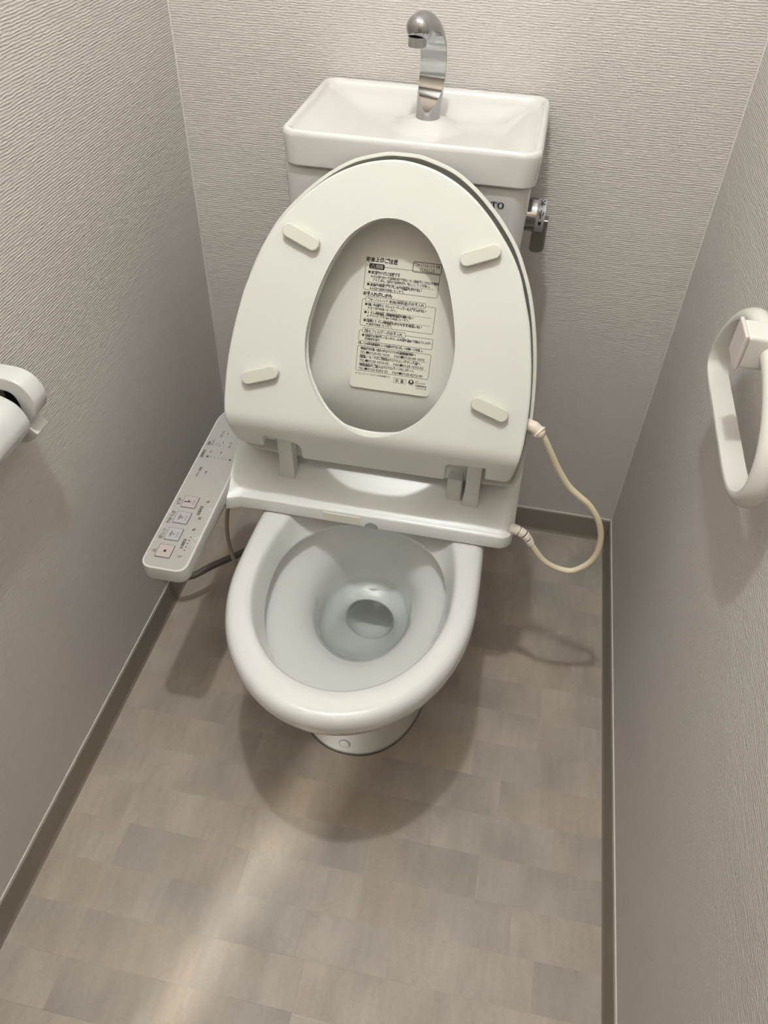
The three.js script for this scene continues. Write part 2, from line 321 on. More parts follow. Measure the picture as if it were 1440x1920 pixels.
  const dial = mesh('dial', new THREE.CylinderGeometry(.0232, .0232, .0125, 64, 1).rotateZ(Math.PI / 2).translate(.0263, 0, 0), new THREE.MeshPhysicalMaterial({ map: dialTex, roughness: .35, clearcoat: .3 }), lv);
  M.dialCanvas = [cv, c, dialTex];
  const hs = new THREE.Shape(); hs.moveTo(-.0085, -.006); hs.lineTo(.0085, -.006); hs.lineTo(.009, -.045); hs.quadraticCurveTo(.009, -.052, .002, -.053); hs.lineTo(-.005, -.053); hs.quadraticCurveTo(-.0095, -.052, -.0095, -.046); hs.closePath();
  const hg = new THREE.ExtrudeGeometry(hs, { depth: .014, bevelEnabled: true, bevelSize: .002, bevelThickness: .002, bevelSegments: 3 });
  const hd = mesh('handle', hg, M.chromeDark, lv); hd.position.set(.0285, -.004, -.018); 
}

// ---------------------------------------------------------------- lettering: a small stroke alphabet for the Japanese print
const GL = {
  の: '52472816234171838568', こ: '2272 162878', や: '1443738566 4152 2148', け: '121618 3383 62655849', と: '3145 7235272879', に: '1218 4373 473878', す: '1292 515547465659', る: '217126454767776848',
  お: '1363 4128381746757859 7183', て: '1282 8245465878', か: '136354583948 4118 7285', な: '1353 4127 6383 6568473857687989', は: '1218 4484 6268473857687989', を: '1272 412545658 75366879', く: '713579', た: '1363 4118 5585 56587888',
  い: '13172838 627486', ま: '1272 1474 5157473848586879', り: '2226 72755869', し: '2127386886', れ: '2129 1333175362687899', め: '2348 51372816346475866859', ら: '3152 22254565776848', う: '3161 144373766849', え: '3161 146414185888',
  よ: '515747384878 5373', み: '215118164686 7359', つ: '135373856858', ふ: '4152 52555848 3527 7588', わ: '2129 1333184363747658', せ: '1484 616655 22283878', へ: '15437588', ち: '1272 41255565766838', ひ: '1242255868626375', ん: '51184547586 9',
  ウ: '4142 14128282 828649', オ: '1373 4149 4317', シ: '2132 1424 186782', ユ: '2262 6267 1787', レ: '21286784', ツ: '1324 4253 826649', ト: '3139 3465', フ: '1282825738', ラ: '2171 13836748', ク: '3115 31816638', イ: '7125 5259', ー: '1585', ハ: '3219 6289',
  ス: '217118 5588', チ: '7122 1484 515639', ル: '323619 616886', タ: '3115 31816638 3566', メ: '7119 3479', ン: '1324 186783', テ: '2171 1484 545639', ナ: '1383 515539', セ: '138365 31384878', ヒ: '212878 2473', ワ: '1512 12828549', ム: '411787 6489', マ: '128246 3567',
  上: '5158 5484 1888', 大: '1383 515419 5489', 小: '5159 2417 7487', 止: '5158 5585 2428 1898', 安: '5152 13128283 1585 433779 6518', 全: '5114 5184 2474 2676 1888 5458', 注: '1122 1434 1926 6172 4383 4686 4989 6369', 意: '2181 1383 2474762624 1829 383979 7889',
  水: '515948 133417 736489', 手: '7131 2272 1585 515948', 入: '415419 5489', 本: '1383 5159 5219 5289 3777', 体: '3114 2229 4494 6169 6239 6299 5777', 方: '5152 1393 434619 45757868', 用: '2119 2181 8189 2474 2676 5159', 自: '5142 2272 2229 7279 2474 2676 2979',
  分: '4115 6185 2676 4619 76695 8', 切: '1454 313856 5292 726649 929868', 子: '217145 454939 1686', 品: '3171743431 1545491915 5595995955', 合: '5114 5185 3464 2676792926', 正: '2181 5158 5585 2428 1898', 火: '515319 5489 2325 8374', 抗: '2129 1333 1636 6152 4393 555739 5575 757899',
  菌: '1282 3133 6163 2484892924 3666 5458 5538 5578', 前: '3142 7162 1393 1519 1545 4549 1747 6568 8589', 後: '3113 3416 2529 614475 53 6547 578759 6799', 強: '1131 3133 1333 1316 163639 6144 44749 4585888 4888', 弱: '1131 3114 1434 3929 5171 5474 7969 2637 6677', 高: '5152 1292 3474 3676 1519 1595 9599 4868', 低: '3114 2229 4349 4373 4575 6179 4959',
};
const DAK = { ご: 'こ', ど: 'と', で: 'て', が: 'か', だ: 'た', ぎ: 'き', グ: 'ク', デ: 'テ', ビ: 'ヒ', ブ: 'フ' }, HAN = { プ: 'フ', ペ: 'ヘ', パ: 'ハ' }, SMALL = { ッ: 'ツ', ォ: 'オ', ュ: 'ユ', ィ: 'イ', っ: 'つ', ょ: 'よ' };
GL['ヘ'] = GL['へ']; GL['リ'] = GL['り'];
function strokes(ctx, spec, x, y, s) {
  for (const st of spec.split(' ')) { ctx.beginPath(); for (let i = 0; i + 1 < st.length; i += 2) { const px = x + (+st[i] - .2) / 9.6 * s, py = y + (+st[i + 1] - .2) / 9.6 * s; i ? ctx.lineTo(px, py) : ctx.moveTo(px, py); } ctx.stroke(); }
}
function dense(ctx, code, x, y, s) {                          // other kanji, too small to read: a radical on the left, bars in frames on the right
  let q = (code * 2654435761) >>> 0; const pick = (l) => { q = (Math.imul(q, 1664525) + 1013904223) >>> 0; return l[(q >>> 16) % l.length]; };
  const left = pick(['1122 1333 1926', '2129 1333 1636', '3114 2229', '2129 1333 2317', '1232 1434 1636 1737393919', '2113 1333 3115 1535 2529 1838', '', '']);
  if (left) strokes(ctx, left, x, y, s);
  const a = left ? 4 : 1, b = left ? 5 : 2, m = left ? 6 : 5;
  for (const st of [pick([`${a}292 ${m}1${m}4`, `${a}191 ${m}0${m}3`, `${b}181 ${b}1${b}4 8184 ${b}484`]), pick([`${b}4${b}6 8486 ${b}484 ${b}686`, `${a}494 ${m}4${a}7 ${m}497`, `${b}484 ${b}686`]), pick([`${b}7${b}9 8789 ${b}787 ${b}989`, `${a}797 ${m}6${m}9`, `${a}999 ${m}6${m}9 ${b}787`, `${m}6${a}9 ${m}699`])]) strokes(ctx, st, x, y, s);
}
function jtext(ctx, str, x, y, s, lw = .1, squeeze = 1) {       // draws str with its top-left at x, y; returns the end
  ctx.lineCap = ctx.lineJoin = 'round';
  for (const ch of str) {
    ctx.lineWidth = s * lw;
    if (ch === ' ') { x += s * .45; continue; }
    if (ch === '、' || ch === '。') { ctx.beginPath(); ch === '、' ? (ctx.moveTo(x + s * .12, y + s * .7), ctx.lineTo(x + s * .3, y + s * .9)) : ctx.arc(x + s * .22, y + s * .8, s * .12, 0, 7); ctx.stroke(); x += s * .6; continue; }
    if (ch === '「' || ch === '」') { strokes(ctx, ch === '「' ? '855157' : '474 414'.slice(0, 0) + '585 2'.slice(0, 0) + '58285 '.trim().slice(0, 4), x, y, s); x += s * .6; continue; }
    if (ch === '■') { ctx.fillRect(x + s * .1, y + s * .12, s * .72, s * .72); x += s; continue; }
    if (ch === '●') { ctx.beginPath(); ctx.arc(x + s * .45, y + s * .5, s * .28, 0, 7); ctx.fill(); x += s * .9; continue; }
    if (ch === '▣') { ctx.fillRect(x + s * .05, y + s * .15, s * .95, s * .7); x += s * 1.1; continue; }
    if (/[ -~]/.test(ch)) { ctx.font = `${lw > .1 ? 'bold ' : ''}${s * 1.08}px sans-serif`; ctx.textBaseline = 'alphabetic'; ctx.fillText(ch, x, y + s * .9); x += ctx.measureText(ch).width * .98; continue; }
    const base = DAK[ch] ?? HAN[ch] ?? SMALL[ch] ?? ch, q = SMALL[ch] ? .72 : 1, g = GL[base];
    if (g) strokes(ctx, g, x + (1 - q) * s * .1, y + (1 - q) * s * .9, s * q); else dense(ctx, ch.codePointAt(0), x, y, s);
    if (DAK[ch]) strokes(ctx, '7183 9092', x, y, s);
    if (HAN[ch]) { ctx.beginPath(); ctx.arc(x + s * .86, y + s * .1, s * .09, 0, 7); ctx.stroke(); }
    x += s * squeeze * (SMALL[ch] ? .82 : .97);
  }
  return x;
}
function canvas(w, h, fill) { const c = document.createElement('canvas'); c.width = w; c.height = h; const x = c.getContext('2d'); x.fillStyle = fill; x.fillRect(0, 0, w, h); x.fillStyle = x.strokeStyle = '#15130f'; return [c, x]; }
function canvasTex(c) { const t = new THREE.CanvasTexture(c); t.colorSpace = THREE.SRGBColorSpace; t.anisotropy = 8; return t; }
function rr(x, l, t, w, h, r) { x.beginPath(); x.roundRect(l, t, w, h, r); }
{ // flush dial marks: around the dial the canvas runs along its length
  const [cv, c, tex] = M.dialCanvas; c.fillStyle = c.strokeStyle = '#0d0d0d';
  const put = (u, f) => { c.save(); c.translate(u * 1024, 64); c.rotate(DIAL_TURN); f(); c.restore(); };
  var DIAL_TURN = -Math.PI / 2;
  put(DIAL_U(0), () => { c.beginPath(); c.arc(0, 0, 15, 0, 7); c.fill(); }); put(DIAL_U(1), () => jtext(c, '大', -46, -46, 92, .17)); put(DIAL_U(2), () => jtext(c, '小', -46, -46, 92, .17));
  put(DIAL_U(3), () => { c.beginPath(); c.moveTo(0, -34); c.lineTo(26, 0); c.lineTo(0, 34); c.lineTo(-26, 0); c.fill(); }); tex.needsUpdate = true;
  function DIAL_U(i) { return [.268, .195, .07, .985][i]; }
}

// ---------------------------------------------------------------- bidet seat (washlet): body, panel, seat ring, lid
const bidet = thing('bidet_seat', 'white electronic bidet seat with raised lid and side control panel', 'bidet seat');
{
  // body: a wedge across the bowl's rear; profile by distance behind its front edge
  const prof = [[.002, .3785], [.0003, .379], [0, .381], [0, .398], [.0006, .3998], [.002, .4012], [.0045, .4022], [.010, .4050], [.022, .4115], [.04, .4225], [.064, .4385], [.085, .4515], [.105, .459], [.13, .462], [.165, .462], [.185, .459], [.195, .45], [.198, .43], [.198, .382], [.19, .3785]];
  const XL = .186, XR = .6185, ZF = .4445, rc = .022, xs = [];
  for (let i = 0; i <= 20; i++) xs.push(XL + (XR - rc - XL) * i / 20);
  for (let i = 1; i <= 12; i++) { const a = i / 12 * Math.PI / 2; xs.push(XR - rc + rc * Math.sin(a)); }
  const rings = xs.map((x, k) => {
    const q = Math.max(0, (x - (XR - rc)) / rc), zf = ZF - rc * (1 - Math.sqrt(Math.max(0, 1 - q * q)));
    const fl = x < .215 ? Math.pow((.215 - x) / .029, 2) * .010 : 0;       // fillet towards the panel arm
    const dr = smooth(.55, 1, q) * .004;
    return prof.map(([d, y]) => V(x, y - (y > .40 ? dr * Math.min(1, (y - .4) / .01) : 0) + (x < .235 ? Math.pow((.235 - x) / .05, 2) * .006 * (y > .405 ? 1 : 0) : 0), Math.max(zf + fl - d, .2465 + (d < .19 ? .0 : -.0))));
  });
  mesh('body', crease(loft(rings, true, true), .42), M.body, bidet);
  // parts on the front face
  const sh = mesh('nozzle_shutter', rbox(.058, .0165, .004, .0012, 0, 0, 0), M.shutter, bidet, 'cream nozzle shutter'); sh.position.set(.3635, .3885, .4437);
  const notch = mesh('sensor_window', new THREE.CylinderGeometry(.0105, .0105, .004, 32, 1, false, -Math.PI / 2, Math.PI).rotateX(-Math.PI / 2), std([.30, .30, .29], .4), bidet, 'grey half-round nozzle opening'); notch.position.set(.4095, .3785, .4434);
}
{ // control panel: housing with a slim light rim, grey printed sheet, square and round keys
  const P = new THREE.Group(); P.name = 'control_panel'; P.userData.label = 'grey control panel with printed keys'; bidet.add(P);
  const pitch = Math.atan2(.013, .254), o = V(.122, .412, .604); P.position.copy(o); P.rotation.x = pitch;   // local: x across, z towards the viewer, y up
  const outline = (e) => {
    const s = new THREE.Shape(), x0 = e, x1 = .066 - e, z1 = .013 - e, zb = -.345 + e, r = .018 - e, R = .05 - e;
    s.moveTo(x0, -(z1 - r)); s.lineTo(x0, -(zb + R)); s.quadraticCurveTo(x0 + .001, -(zb + R * .42), x0 + R * .42, -(zb + .006)); s.lineTo(x1, -zb); s.lineTo(x1, -(z1 - r)); s.quadraticCurveTo(x1, -z1, x1 - r, -(z1)); s.lineTo(x0 + r, -z1); s.quadraticCurveTo(x0, -z1, x0, -(z1 - r)); return s;
  };
  const hg = soft(new THREE.ExtrudeGeometry(outline(.0014), { depth: .0222, bevelEnabled: true, bevelSize: .0014, bevelThickness: .0014, bevelSegments: 4, curveSegments: 12 }), .7).rotateX(-Math.PI / 2).translate(0, -.0236, 0);
  mesh('housing', hg, M.panelHousing, P);
  // printed sheet, 66 mm x 358 mm; canvas x runs across, canvas y towards the viewer
  const K = 5600, cw = Math.round(.066 * K), chh = Math.round(.358 * K), Z0 = -.345;
  const [cv, c] = canvas(cw, chh, '#a8a5a0');
  const at = (x, z) => [(x - .122) * K, (z - .604 - Z0) * K];
  const vtext = (str, x, z, size, lw = .1) => { const [px, py] = at(x, z); c.save(); c.translate(px, py); c.rotate(-Math.PI / 2); jtext(c, str, 0, 0, size * K, lw); c.restore(); };   // reads away from the viewer
  vtext('止', .1288, .5905, .0068, .10); vtext('おしり', .1285, .5655, .0068, .10); vtext('やわらか', .1285, .5358, .0066, .10); vtext('ビデ', .1285, .4985, .0068, .10);
  vtext('洗浄位置', .1655, .5125, .0048, .13); vtext('水勢調節', .1650, .5775, .0048, .13);
  for (let i = 0; i < 5; i++) { const [x, y] = at(.1733, .5545 + .00605 * i); c.beginPath(); c.arc(x, y, .00095 * K, 0, 7); c.fill(); }
  vtext('パワー脱臭', .1352, .4375, .0043, .13); vtext('温度調節', .1268, .3965, .0046, .14); vtext('節電', .1278, .3675, .0046, .14); vtext('タイマー', .1338, .3668, .0043, .12); vtext('パワフル', .1415, .3465, .0042, .12); vtext('6 8', .1452, .366, .004, .1); vtext('3 9', .1402, .366, .004, .1); vtext('セーブ', .162, .367, .0044, .14);
  vtext('高', .1358, .3945, .0046, .14); vtext('低', .1722, .3945, .0046, .14);
  for (let i = 0; i < 5; i++) { const [x, y] = at(.1436 + .0061 * i, .3925); c.beginPath(); c.arc(x, y, .0007 * K, 0, 7); c.fill(); }
  c.fillStyle = 'rgba(255,255,255,.8)';
  for (const [x, z] of [[.1255, .596], [.1255, .572], [.1255, .545], [.1255, .516], [.180, .556], [.180, .57], [.1802, .5]]) for (let i = 0; i < 6; i++) if ((i * 7 + Math.round(z * 900)) % 3) { const [px, py] = at(x + (i % 2) * .002, z - (i >> 1) * .0024); c.beginPath(); c.arc(px, py, 2.6, 0, 7); c.fill(); }
  c.fillStyle = '#15130f';
  const sg = new THREE.ShapeGeometry(outline(.0027), 12).rotateX(-Math.PI / 2); { const p = sg.attributes.position, u = sg.attributes.uv; for (let i = 0; i < p.count; i++) u.setXY(i, p.getX(i) / .066, 1 - (p.getZ(i) - Z0) / .358); }
  const sheet = mesh('printed_sheet', sg, std([1, 1, 1], .36, { map: canvasTex(cv) }), P); sheet.position.y = .0002;
  // square keys with pictograms
  const loc = (x, z, y) => [x - .122, y, z - .604];
  const keys = [[.1480, .5862, 'stop', '#b4a9a4'], [.1482, .5546, 'rear', '#aaa9ab'], [.1482, .5224, 'soft', '#aaa9ab'], [.1480, .4909, 'bidet', '#b0a8a6']];
  for (const [x, z, kind, col] of keys) {
    const [kc, k] = canvas(256, 256, col); k.strokeStyle = k.fillStyle = '#221c20'; k.lineWidth = 7; rr(k, 5, 5, 246, 246, 16); k.stroke(); k.lineCap = k.lineJoin = 'round'; k.lineWidth = 11;
    k.save(); k.translate(128, 128); k.rotate(-Math.PI / 2); k.translate(-128, -128);       // the pictograms face the same way as the words
    if (kind === 'stop') k.fillRect(108, 108, 42, 42);
    else {
      if (kind === 'bidet') { k.beginPath(); k.arc(120, 42, 14, 0, 7); k.fill(); k.lineWidth = 20; k.beginPath(); k.moveTo(120, 60); k.lineTo(122, 96); k.lineTo(160, 100); k.stroke(); }
      else { k.beginPath(); k.arc(104, 66, 26, -.3, 3.0); k.stroke(); k.beginPath(); k.arc(152, 66, 26, .1, 3.5); k.stroke(); }
      k.lineWidth = 6; for (const d of [-22, 0, 22]) { k.beginPath(); k.moveTo(128, 100 + (kind === 'rear' ? 16 : 0)); k.lineTo(128 + d, 142); k.stroke(); }
      k.lineWidth = 5; k.strokeStyle = '#5a565c'; for (const a of [0, 1, 2, 3, 4]) { k.beginPath(); k.moveTo(78 + a * 22, 170 + (a % 2) * 16); k.lineTo(92 + a * 20, 214 - (a % 3) * 18); k.lineTo(102 + a * 20, 186); k.stroke(); }
    }
    k.restore();
    const kg = rbox(.0222, .0016, .0232, .0007, 0, 0, 0, 2).toNonIndexed(); { const p = kg.attributes.position, u = kg.attributes.uv; for (let i = 0; i < p.count; i++) u.setXY(i, p.getX(i) / .0222 + .5, .5 - p.getZ(i) / .0232); }
    mesh('square_key', kg, std([1, 1, 1], .3, { map: canvasTex(kc) }), P).position.set(...loc(x, z, .0006));
  }
  // round keys
  const rk = [[.1731, .4851, .0058, '後'], [.173, .5184, .0058, '前'], [.173, .5406, .0058, '強'], [.1726, .5907, .0058, '弱'], [.1486, .4284, .0062, '入切'], [.14, .3816, .0045, '温水'], [.1565, .381, .0045, '便座'], [.1519, .3594, .005, '入切'], [.1522, .3374, .005, '入切']];
  const rkPts = (r) => [[.0001, .0009], [r * .6, .0009], [r * .9, .0007], [r, .0003], [r * 1.02, -.0002]].map(p => new THREE.Vector2(...p));
  for (const [x, z, r, s] of rk) {
    const [kc, k] = canvas(192, 192, '#adaaa5'); k.translate(96, 96); k.rotate(-Math.PI / 2); s.length > 1 ? jtext(k, s, -58, -32, 60, .13) : jtext(k, s, -46, -46, 92, .12);
    const g = new THREE.LatheGeometry(rkPts(r), 28); { const p = g.attributes.position, u = g.attributes.uv; for (let i = 0; i < p.count; i++) u.setXY(i, p.getX(i) / (2.1 * r) + .5, .5 - p.getZ(i) / (2.1 * r)); }
    mesh('round_key', g, std([1, 1, 1], .34, { map: canvasTex(kc) }), P).position.set(...loc(x, z, .0003));
  }
}
// seat and lid share a frame: u to the right, v up along the leaning plane, d behind its front
const TILT = .5, FO = V(.4075, .6, .451), FV = V(0, Math.cos(TILT), -Math.sin(TILT)), FN = V(0, Math.sin(TILT), Math.cos(TILT));
function leaf(u, v, d, vb, R, phi) {
  const s = Math.max(0, vb - v), th = Math.min(s / R, phi), p = FO.clone().addScaledVector(V(1, 0, 0), u).addScaledVector(FV, Math.max(v, vb));
  p.addScaledVector(FV, -R * Math.sin(th)).addScaledVector(FN, -R * (1 - Math.cos(th)));
  const ex = Math.max(0, s - R * phi); p.addScaledVector(FV, -ex * Math.cos(phi)).addScaledVector(FN, -ex * Math.sin(phi));
  return p.addScaledVector(FN, -d * Math.cos(th)).addScaledVector(FV, d * Math.sin(th));
}
const seatAt = (u, v, d) => leaf(u, v, d, -.0248, .035, .70), lidAt = (u, v, d) => leaf(u, v, d, .02, .12, .9);
function outlineFrom(half, n, closedBottom = true) {          // half: [u, v] from the top centre down the right side; smooth closed loop, anticlockwise from bottom
  const pts = [...half.map(([u, v]) => V(u, v, 0)), ...half.slice(1, closedBottom ? -1 : undefined).reverse().map(([u, v]) => V(-u, v, 0))];
  const cc = new THREE.CatmullRomCurve3(pts, true, 'centripetal'); cc.arcLengthDivisions = 4000;
  return cc.getSpacedPoints(n).slice(0, -1).map(p => new THREE.Vector2(p.x, p.y)).reverse();
}
function inset(pts, e) {
  const n = pts.length;
  return pts.map((p, i) => { const a = pts[(i + n - 1) % n], b = pts[(i + 1) % n], t = b.clone().sub(a).normalize(); return new THREE.Vector2(p.x - t.y * e, p.y + t.x * e); });
}
{ // seat ring
  const curve = new THREE.CatmullRomCurve3([[-0.1998, -0.012], [-0.1997, 0.0145], [-0.1983, 0.0415], [-0.1939, 0.077], [-0.1885, 0.105], [-0.182, 0.133], [-0.1718, 0.162], [-0.1618, 0.1878], [-0.1475, 0.2118], [-0.1313, 0.2321], [-0.1107, 0.2541], [-0.0847, 0.2752], [-0.059, 0.2892], [-0.034, 0.2978], [0., 0.3025], [0.034, 0.2978], [0.059, 0.2892], [0.0847, 0.2752], [0.1107, 0.2541], [0.1313, 0.2321], [0.1475, 0.2118], [0.1618, 0.1878], [0.1718, 0.162], [0.182, 0.133], [0.1885, 0.105], [0.1939, 0.077], [0.1983, 0.0415], [0.1997, 0.0145], [0.1998, -0.012]].map(([u, v]) => V(u, v, 0)), false, 'centripetal');
  curve.arcLengthDivisions = 3000; const E = .003, top = curve.getSpacedPoints(110).map(p => new THREE.Vector2(p.x, p.y));
  const bottom = [[0.1988, -0.03], [0.1965, -0.05], [0.194, -0.066], [0.1915, -0.0765], [0.186, -0.083], [0.182, -0.0838], [0.1582, -0.0838], [0.1572, -0.0815], [0.1572, -0.0635], [0.154, -0.0612], [0.108, -0.0645], [0.1047, -0.068], [0.1047, -0.0965], [0.103, -0.0988], [-0.094, -0.0998], [-0.096, -0.097], [-0.0965, -0.077], [-0.1, -0.071], [-0.112, -0.0665], [-0.146, -0.0635], [-0.1495, -0.067], [-0.1495, -0.0832], [-0.151, -0.0852], [-0.176, -0.083], [-0.181, -0.0815], [-0.187, -0.0755], [-0.191, -0.066], [-0.195, -0.05], [-0.1985, -0.03]].map(([u, v]) => new THREE.Vector2(u, v));
  const shape = new THREE.Shape([...top, ...bottom].map(p => p));
  const hole = new THREE.CatmullRomCurve3([[0., 0.2393], [0.0185, 0.2368], [0.0358, 0.2286], [0.0552, 0.212], [0.0736, 0.182], [0.0865, 0.1482], [0.0949, 0.1166], [0.0985, 0.095], [0.099, 0.071], [0.0936, 0.041], [0.0812, 0.015], [0.0632, -0.0087], [0.0397, -0.0262], [0.018, -0.035], [0., -0.0375], [-0.018, -0.035], [-0.0397, -0.0262], [-0.0632, -0.0087], [-0.0812, 0.015], [-0.0936, 0.041], [-0.099, 0.071], [-0.0985, 0.095], [-0.0949, 0.1166], [-0.0865, 0.1482], [-0.0736, 0.182], [-0.0552, 0.212], [-0.0358, 0.2286], [-0.0185, 0.2368]].map(([u, v]) => V(u, v, 0)), true, 'centripetal').getSpacedPoints(110).slice(0, -1).map(p => new THREE.Vector2(p.x, p.y));
  shape.holes.push(new THREE.Path(hole));
  const DEP = .019;
  let g = new THREE.ExtrudeGeometry(shape, { depth: DEP - 2 * E, bevelEnabled: true, bevelSize: E, bevelThickness: E, bevelOffset: -E, bevelSegments: 4, curveSegments: 1, steps: 1 });
  g.deleteAttribute('uv'); g.deleteAttribute('normal');
  g = new TessellateModifier(.007, 18).modify(soft(g, .6));
  const p = g.attributes.position, nn = g.attributes.normal;
  for (let i = 0; i < p.count; i++) {
    const v = p.getY(i), q = seatAt(p.getX(i), v, DEP - E - p.getZ(i)), th = Math.min(Math.max(0, -.0248 - v) / .035, .70); p.setXYZ(i, q.x, q.y, q.z);
    const a = nn.getY(i), b = nn.getZ(i), w = V(nn.getX(i), 0, 0).addScaledVector(FV, a * Math.cos(th) - b * Math.sin(th)).addScaledVector(FN, a * Math.sin(th) + b * Math.cos(th)); nn.setXYZ(i, w.x, w.y, w.z);
  }
  const sg = g;
  const seat = mesh('seat_ring', sg, M.seat, bidet, 'raised toilet seat ring');
  const padAt = [[-.1113, .2022, -.376], [.1107, .2054, .379], [-.1505, .027, .328], [.150, .0248, -.308]];
  const st = new THREE.Shape(), L = .0165, r = .0072; st.moveTo(-L, -r); st.lineTo(L, -r); st.absarc(L, 0, r, -Math.PI / 2, Math.PI / 2); st.lineTo(-L, r); st.absarc(-L, 0, r, Math.PI / 2, Math.PI * 1.5);
  const pg0 = new THREE.ExtrudeGeometry(st, { depth: .0095, bevelEnabled: true, bevelSize: .0014, bevelThickness: .0016, bevelSegments: 4, curveSegments: 14 });
  const pg = soft(pg0, .6);
  for (const [u, v, a] of padAt) {
    const m = mesh('pad', pg, M.pad, seat, 'cream rubber pad'); m.position.copy(leaf(u, v, .001, -1, 1, 0)); m.quaternion.setFromRotationMatrix(new THREE.Matrix4().makeBasis(V(1, 0, 0), FV, FN)); m.rotateZ(a);
  }
}
{ // lid: a shallow tray, its lip a little behind the seat
  const deep = (q, d) => d < .0374 ? d : d + .006 + .013 * (1 - smooth(-.06, .25, q.y));
  const half = [[0., 0.3149], [0.0185, 0.3144], [0.0377, 0.3102], [0.0634, 0.3017], [0.0895, 0.2862], [0.1162, 0.264], [0.14, 0.2388], [0.1548, 0.2189], [0.1655, 0.1991], [0.1775, 0.1726], [0.1878, 0.1409], [0.1956, 0.1083], [0.2013, 0.075], [0.2054, 0.0358], [0.2066, 0.0094], [0.2068, -0.0285], [0.2058, -0.0801], [0.204, -0.1306], [0.199, -0.1536], [0.187, -0.1626], [0.17, -0.1646], [0.09, -0.1651], [0., -0.1651]];
  const out = outlineFrom(half, 200), at = (e, d) => inset(out, e).map(q => lidAt(q.x, q.y, deep(q, d)));
  const sc = (k, e, d) => inset(out, e).map(q => { const v = .06 + (q.y - .06) * k; return lidAt(q.x * k, v, deep({ y: v }, d)); });
  const rings = [sc(.02, .006, .0510), sc(.4, .006, .0510), sc(.75, .006, .0510), at(.010, .0507), at(.005, .0490), at(.001, .0445), at(0, .039), at(0, .0285), at(.0003, .0272), at(.0009, .0264), at(.0046, .0264), at(.0052, .0272), at(.0054, .0285), at(.0058, .0375), at(.007, .0415), at(.010, .0438), sc(.75, .006, .0442), sc(.4, .006, .0442), sc(.02, .006, .0442)];
  const lg = crease(loft(rings, true, true), .75);
  const lid = mesh('lid', lg, M.lid, bidet, 'raised lid behind the seat ring');
  // caution label
  const [cv, c] = canvas(1100, 1810, '#cfcdc2');
  c.fillStyle = c.strokeStyle = '#12110e';
  jtext(c, '安全上のご注意', 62, 88, 62, .17);
  c.lineWidth = 8; rr(c, 682, 84, 372, 126, 20); c.stroke(); jtext(c, 'ウォシュレットSB', 700, 94, 44, .11); jtext(c, 'TCF6220', 770, 148, 50, .09);
  c.lineWidth = 5; rr(c, 62, 196, 982, 300, 24); c.stroke(); c.fillStyle = '#12110e'; rr(c, 108, 164, 206, 70, 18); c.fill();
  c.strokeStyle = c.fillStyle = '#a09c90'; c.lineWidth = 5; c.beginPath(); c.moveTo(160, 176); c.lineTo(190, 224); c.lineTo(130, 224); c.closePath(); c.stroke(); jtext(c, '警告', 200, 174, 48, .12); c.strokeStyle = c.fillStyle = '#12110e';
  const rows = [[252, 44, .165, 100, '■低温やけどに注意する'], [306, 37, .125, 140, '●お子様や自分で温度調節ができない方、皮膚の弱い方などが使用'], [348, 37, .125, 172, 'するときは、便座の温度調節を「切」にしてください。'], [404, 44, .165, 100, '■本体や電源プラグに水や洗剤をかけない'], [454, 37, .125, 140, '●火災や感電の原因になります。'],
    [516, 56, .17, 62, 'お手入れのしかた'], [664, 43, .165, 100, '■乾いた布やトイレットペーパーなどでふかない'], [712, 36, .125, 140, '●傷つきの原因になります。'], [772, 43, .165, 100, '■トイレ用洗剤、住宅用洗剤を使わない'], [820, 36, .125, 140, '●プラスチックを傷める原因になります。'], [880, 43, .165, 100, '■便器にトイレ用洗剤をかけたまま放置しない'], [928, 36, .125, 140, '●故障の原因になります。'],
    [1084, 40, .15, 100, '■洗浄の水勢が弱くなったら、止水栓を閉めて給水フィルター'], [1130, 40, .15, 142, 'の掃除を行う'], [1196, 38, .15, 60, '詳しくは取扱説明書をよくお読みのうえ正しくお使いください。'],
    [1264, 43, .15, 100, '商品のお問い合わせはTOTOお客様相談室へ'], [1372, 43, .15, 100, '修理についてのご用命はTOTOメンテナンス㈱へ'], [1480, 43, .15, 100, '補修部品のご購入はTOTOパーツセンターへ']];
  for (const [y, s, lw, x, t] of rows) jtext(c, t, x, y, s, lw, t.length > 28 ? .84 : .9);
  c.lineWidth = 3; for (const [y, a, b] of [[396, 100, 990], [764, 100, 1000], [872, 100, 1000], [1364, 100, 1010], [1472, 100, 1010]]) { c.beginPath(); c.moveTo(a, y); c.lineTo(b, y); c.stroke(); }
  c.lineWidth = 5; rr(c, 62, 620, 982, 356, 22); c.stroke(); rr(c, 62, 1042, 1000, 142, 20); c.stroke(); rr(c, 62, 1252, 1000, 330, 20); c.stroke();
  for (const [l, t, w, h, s] of [[106, 580, 800, 72, 'ウォシュレット本体(樹脂部)のお手入れ'], [106, 1004, 580, 68, '給水フィルターのお手入れ']]) { c.fillStyle = '#cfcdc2'; rr(c, l, t, w, h, 20); c.fill(); c.lineWidth = 5; c.stroke(); c.fillStyle = '#12110e'; jtext(c, s, l + 26, t + 10, 50, .12, .9); }
  for (const [y, a, b] of [[1314, '0120-03-1010', '0120-09-1010'], [1422, '0120-1010-05', '0120-1010-02'], [1530, '0120-8282-55', '0120-8272-99']]) { let x = jtext(c, 'TEL', 100, y, 43, .12); x = jtext(c, '▣', x + 4, y, 43, .12); jtext(c, a, x, y, 43, .12); x = jtext(c, 'FAX', 566, y, 43, .12); x = jtext(c, '▣', x + 4, y, 43, .12); jtext(c, b, x, y, 43, .12); }
  jtext(c, '●"ウォシュレット"はTOTOの登録商標です。', 62, 1606, 28, .1, .9);
